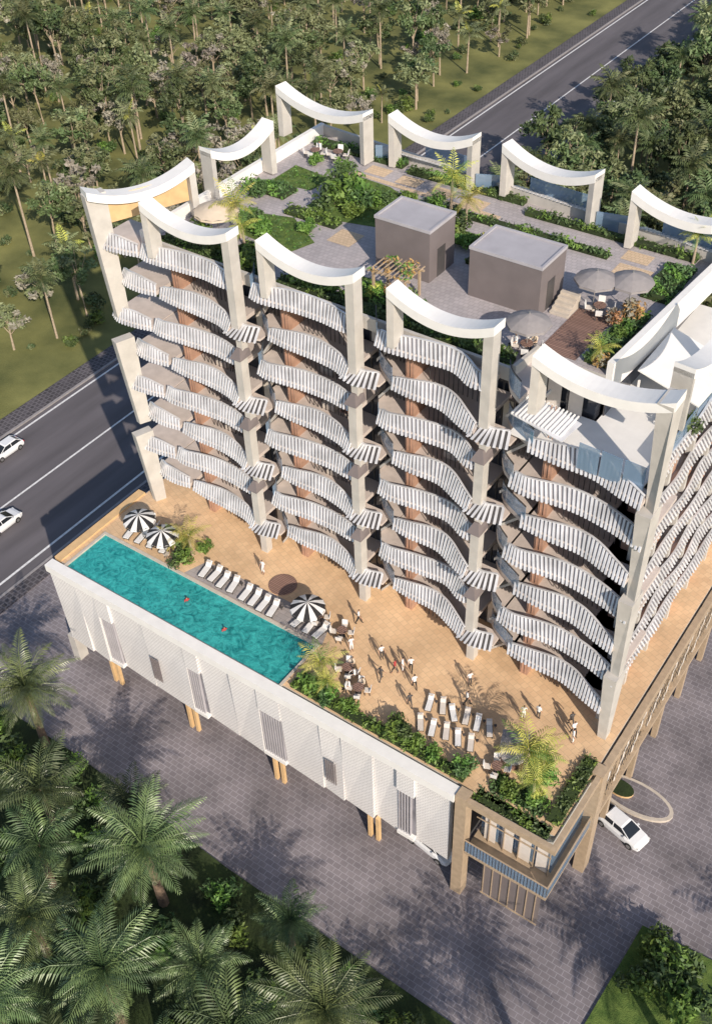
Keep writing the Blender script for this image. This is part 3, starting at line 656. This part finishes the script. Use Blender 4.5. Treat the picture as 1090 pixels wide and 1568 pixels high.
U1=umbrella_mesh('umb_striped',1.12,'black','fabric');U2=umbrella_mesh('umb_grey',1.15,'grayfab','grayfab',n=8);U3=umbrella_mesh('umb_beige',1.35,'beigefab','beigefab',n=12)
for x,y,z_,m,r in[(18.0,5.4,D0,U1,0),(3.6,5.5,D0,U1,.2),(6.0,5.2,D0,U1,.4),(29.0,17.5,ZR,U2,.4),(30.6,18.3,ZR,U2,.4),(28.0,12.1,ZR,U2,.4),(7.3,12.9,ZR,U3,0)]:
    mkobj('patio_umbrella',m,None,(x,y,z_),r)
def lounger_mesh(pad):
    b=MB();b.box(-.24,.24,-.68,.32,.16,.21,'frame')
    for x in(-.22,.18):
        for y in(-.62,.22): b.box(x,x+.04,y,y+.04,0,.16,'frame')
    b.box(-.2,.2,-.66,.27,.21,.27,pad)
    b.hexa([(-.2,.27,.21),(.2,.27,.21),(.2,.33,.19),(-.2,.33,.19)],[(-.2,.62,.56),(.2,.62,.56),(.2,.68,.52),(-.2,.68,.52)],pad)
    b.box(-.15,.15,.42,.56,.52,.58,'cushion')
    b.box(.32,.52,.2,.4,.22,.26,'frame');b.tube([(.42,.3,0),(.42,.3,.22)],.03,'frame',5)
    return b.mesh('lounger')
LG=lounger_mesh('fabric');LG2=lounger_mesh('cushion')
rj=random.Random(12)
for i in range(4): mkobj('sun_lounger',LG,None,(9.4+i*.82,5.4+rj.uniform(-.1,.1),D0+.01),.15+rj.uniform(-.12,.12))
for i in range(4): mkobj('sun_lounger',LG,None,(13.0+i*.78,5.2+rj.uniform(-.1,.1),D0+.01),.1+rj.uniform(-.12,.12))
for i in range(3): mkobj('sun_lounger',LG,None,(17.3+i*.85,5.3,D0+.01),rj.uniform(-.12,.12))
for i in range(4): mkobj('sun_lounger',LG,None,(2.6+i*1.0,5.3+.1*i,D0+.01),.2+rj.uniform(-.12,.12))
for i in range(6): mkobj('sun_lounger',LG2 if i%2 else LG,None,(27.6+i*.76,4.45+.06*i+rj.uniform(-.1,.1),D0+.01),.5+rj.uniform(-.2,.2),.82)
for i in range(5): mkobj('sun_lounger',LG if i%2 else LG2,None,(27.9+i*.78,2.95+.08*i+rj.uniform(-.1,.1),D0+.01),.5+rj.uniform(-.2,.2),.82)
def chair_mesh():
    b=MB()
    b.box(-.18,.18,-.18,.18,.31,.35,'cushion')
    for x in(-.17,.13):
        for y in(-.17,.13): b.box(x,x+.04,y,y+.04,0,.31,'frame')
    b.hexa([(-.18,.14,.35),(.18,.14,.35),(.18,.18,.35),(-.18,.18,.35)],[(-.18,.2,.66),(.18,.2,.66),(.18,.24,.66),(-.18,.24,.66)],'fabric');return b.mesh('chair')
CH=chair_mesh()
def table_mesh():
    b=MB();b.tube([(0,0,.52),(0,0,.56)],.33,'wood',16);b.tube([(0,0,0),(0,0,.52)],.04,'frame',6);b.tube([(0,0,0),(0,0,.03)],.2,'frame',10);return b.mesh('table')
TB=table_mesh()
for x,y,z_ in[(22.2,3.7,D0),(23.6,2.8,D0),(28.0,12.1,ZR),(33.1,2.6,D0),(20.2,5.9,D0),(7.0,25.2,ZR),(5.6,24.6,ZR),(3.2,6.6,D0),(29.5,17.2,ZR),(18.2,6.1,D0)]:
    mkobj('cafe_table',TB,None,(x,y,z_))
    for q in range(4):
        a=q*1.571+.4+rj.uniform(-.2,.2);mkobj('patio_chair',CH,None,(x+.55*math.cos(a),y+.55*math.sin(a),z_),a-1.571)
b=MB();b.tube([(0,0,0),(0,0,.35)],.85,'wood',24);b.tube([(0,0,.35),(0,0,.45)],.78,'cushion',24)
b.box(-.75,.75,-.6,.6,1.55,1.6,'grayfab')
for x in(-.72,.68):
    for y in(-.57,.53): b.box(x,x+.04,y,y+.04,0,1.55,'frame')
mkobj('canopy_daybed',b.mesh('canopy_daybed'),None,(33.4,3.9,D0),.35)
# ------------------------------------------------------------ people
def person_mesh(name,pose,top,bot,skirt=False,hairlong=False):
    k=1.31/1.7
    V=[];E=[];Rr=[]
    def v(x,y,z,r,par=None):
        V.append((x*k,y*k,z*k));Rr.append((r*k,r*k*.85));i=len(V)-1
        if par is not None:E.append((par,i))
        return i
    sit=pose=='sit';walk=pose=='walk'
    zp=.5 if sit else .92
    pel=v(0,0,zp,.14);wa=v(0,.01,zp+.2,.115,pel);ch=v(0,0,zp+.40,.145,wa);nk=v(0,-.01,zp+.55,.06,ch);hd0=v(0,-.02,zp+.60,.055,nk);hd=v(0,-.03,zp+.68,.095,hd0);v(0,-.02,zp+.76,.075,hd)
    for s in(-1,1):
        sh=v(s*.18,0,zp+.47,.06,ch)
        sw=(.16*s if walk else 0)
        if sit: el=v(s*.24,-.1,zp+.24,.045,sh);wr=v(s*.16,-.33,zp+.18,.032,el)
        else: el=v(s*.23,sw*.8+.02,zp+.2,.045,sh);wr=v(s*.25,sw*1.3-.1,zp-.04,.032,el)
        wx,wy,wz=[q/k for q in V[wr]]
        pm=v(wx,wy-.02,wz-.06,.034,wr)
        for fi in range(4): 
            f1=v(wx+(fi-1.5)*.018,wy-.03-.004*fi,wz-.11-.008*(fi in(1,2)),.009,pm);v(wx+(fi-1.5)*.019,wy-.045,wz-.145-.012*(fi in(1,2)),.008,f1)
        v(wx-s*.04,wy-.05,wz-.09,.010,pm)
        hip=v(s*.09,0,zp-.06,.1,pel)
        if sit: kn=v(s*.11,-.44,zp-.02,.065,hip);an=v(s*.11,-.46,.09,.045,kn)
        else:
            sl=-.2*s if walk else 0
            kn=v(s*.1,sl*.8-.03,.5,.068,hip);an=v(s*.1,sl*1.3+(.05 if walk else 0),.09,.043,kn)
        v(V[an][0]/k,V[an][1]/k-.16,.04,.04,an)
    me=bpy.data.meshes.new(name+'_sk');me.from_pydata(V,E,[]);o=bpy.data.objects.new(name,me);COL.objects.link(o)
    md=o.modifiers.new('s','SKIN')
    for i,sv in enumerate(me.skin_vertices[0].data): sv.radius=Rr[i];sv.use_root=(i==0)
    md.use_smooth_shade=True
    ss=o.modifiers.new('u','SUBSURF');ss.levels=1;ss.render_levels=1
    dg=bpy.context.evaluated_depsgraph_get();m2=bpy.data.meshes.new_from_object(o.evaluated_get(dg))
    bpy.data.objects.remove(o)
    m2.name=name
    m2.materials.clear()
    for q in(top,bot,'skin','hair','frame'): m2.materials.append(M[q])
    for p in m2.polygons:
        c=p.center;z=c.z/k;x=abs(c.x/k);p.use_smooth=True
        if z>zp+.57: p.material_index=3 if (z>zp+.72 or c.y/k>(0.0 if hairlong else .02)) else 2
        elif z<.07: p.material_index=4
        elif (x>.2 and z<zp+.3): p.material_index=2
        elif z>zp+.05: p.material_index=0
        else: p.material_index=1 if (z>.25 or not skirt) else 2
    return m2
P=[person_mesh('pa','stand','white','frame'),person_mesh('pb','walk','fabric','black'),person_mesh('pc','walk','red','frame',True,True),person_mesh('pd','sit','beigefab','frame'),person_mesh('pe','stand','fabric','fabric',True,True),person_mesh('pf','sit','fabric','black'),person_mesh('pg','walk','frame','frame')]
for i,(x,y,m,r) in enumerate([(23.3,5.7,0,1),(24.9,5.6,4,2),(25.3,5.9,1,.5),(12.7,7.4,4,0),(24.2,4.3,6,3),(28.8,6.9,0,1),(29.4,5.6,1,2),(32.6,6.5,4,.6),(33.3,7.0,0,3),(35.5,7.1,1,1),(35.7,6.6,4,2),(26.7,3.6,6,4),(26.2,4.9,1,4),(21.4,5.2,4,1),(20.5,7.3,1,2),(24.6,5.2,2,5),(35.1,7.6,6,4)]):
    mkobj('person',P[m],None,(x,y,D0+.01),r)
for x,y,z_,m in[(22.2,4.28,D0,3),(22.75,3.6,D0,5),(23.6,3.35,D0,3),(23.0,2.7,D0,5),(28.2,12.65,ZR,3),(27.4,12.1,ZR,5),(5.6,25.15,ZR,5)]:
    mkobj('seated_person',P[m],None,(x,y,z_-.05),math.atan2(-.3,.6)*m*.3)
for x,y in[(10.0,2.8),(13.7,2.2)]:
    mkobj('swimmer',P[2],None,(x,y,D0-1.02),1.)
# ------------------------------------------------------------ cars
def car_mesh():
    b=MB()
    st=[(-1.72,.30,.50,.55),(-1.62,.2,.66,.66),(-1.2,.16,.74,.70),(-.6,.15,.74,.71),(.3,.15,.74,.71),(.9,.16,.72,.70),(1.4,.18,.66,.68),(1.66,.22,.56,.6),(1.73,.3,.46,.5)]
    rings=[]
    for x,z0,z1,w in st:
        h=z1-z0
        rings.append([(x,-w*.92,z0),(x,w*.92,z0),(x,w,z0+h*.3),(x,w*.97,z0+h*.75),(x,w*.85,z1),(x,-w*.85,z1),(x,-w*.97,z0+h*.75),(x,-w,z0+h*.3)])
    vs=[p for r in rings for p in r];fs=[]
    for i in range(len(rings)-1):
        for j in range(8): fs.append((i*8+j,i*8+(j+1)%8,(i+1)*8+(j+1)%8,(i+1)*8+j))
    fs.append(tuple(range(8))[::-1]);fs.append(tuple(8*(len(rings)-1)+j for j in range(8)))
    b.addm(vs,fs,'carpaint')
    zb,zt=.73,1.08
    B0=[(-1.5,-.56,zb),(.95,-.58,zb),(.95,.58,zb),(-1.5,.56,zb)];T0=[(-1.05,-.46,zt),(.25,-.47,zt),(.25,.47,zt),(-1.05,.46,zt)]
    b.hexa(B0,T0,'carglass')
    b.hexa([(-1.08,-.48,zt),(.28,-.49,zt),(.28,.49,zt),(-1.08,.48,zt)],[(-1.0,-.42,zt+.06),(.15,-.43,zt+.06),(.15,.43,zt+.06),(-1.0,.42,zt+.06)],'carpaint')
    for s in(-1,1):
        for x0,x1 in((-1.5,-1.06),(-.35,-.37),(.95,.26)):
            b.tube([(x0,s*.575,zb),(x1,s*.475,zt)],.03,'carpaint',4)
        for x in(-1.08,1.06):
            b.tube([(x,s*.58,.25),(x,s*.73,.25)],.255,'rubber',16);b.tube([(x,s*.72,.25),(x,s*.745,.25)],.15,'metal',10)
        b.box(1.55,1.7,s*.5-.1,s*.5+.1,.46,.56,'headl');b.box(-1.73,-1.6,s*.5-.1,s*.5+.1,.46,.58,'taill')
        b.box(.6,.72,s*.68-.07,s*.68+.07,.72,.82,'carpaint')
    return b.mesh('car')
C=car_mesh()
for x,y,r in[(-23.2,13.6,-1.571),(-15.9,6.8,1.571),(38.9,9.3,-.25),(29.6,1.7,-.15),(12.6,2.4,-.15)]:
    mkobj('parked_car',C,None,(x,y,.025),r)
for o in list(COL.objects):
    if o.parent is None:
        o.location=o.location*S;o.scale=(o.scale[0]*S,o.scale[1]*S,o.scale[2]*S)
# ------------------------------------------------------------ light, camera
w=bpy.data.worlds.new('World');scene.world=w;w.use_nodes=True
N=w.node_tree.nodes;Lk=w.node_tree.links
sky=N.new('ShaderNodeTexSky');sky.sky_type='NISHITA';sky.sun_disc=False
EL=math.radians(31);AZ=math.atan2(.83,-.56)
sky.sun_elevation=EL;sky.sun_rotation=AZ
Lk.new(sky.outputs[0],N['Background'].inputs[0]);N['Background'].inputs[1].default_value=.145
sd=bpy.data.lights.new('sun','SUN');sd.energy=5.;sd.angle=math.radians(.5);sd.color=(1,.885,.75)
so=bpy.data.objects.new('sun',sd);COL.objects.link(so)
d=Vector((math.sin(AZ)*math.cos(EL),math.cos(AZ)*math.cos(EL),math.sin(EL)))
so.rotation_euler=d.to_track_quat('Z','Y').to_euler();so.location=(60,-60,90)
cd=bpy.data.cameras.new('camera');co=bpy.data.objects.new('camera',cd);COL.objects.link(co)
co.matrix_world=Matrix(((R_[0],U_[0],-F_[0],cam[0]*S),(R_[1],U_[1],-F_[1],cam[1]*S),(R_[2],U_[2],-F_[2],cam[2]*S),(0,0,0,1)))
cd.sensor_fit='VERTICAL';cd.sensor_height=24;cd.lens=1654.6/1568*24;cd.clip_end=3000;cd.clip_start=.5
scene.camera=co
scene.view_settings.view_transform='Standard';scene.view_settings.look='None';scene.view_settings.exposure=0
print('trees',cnt)
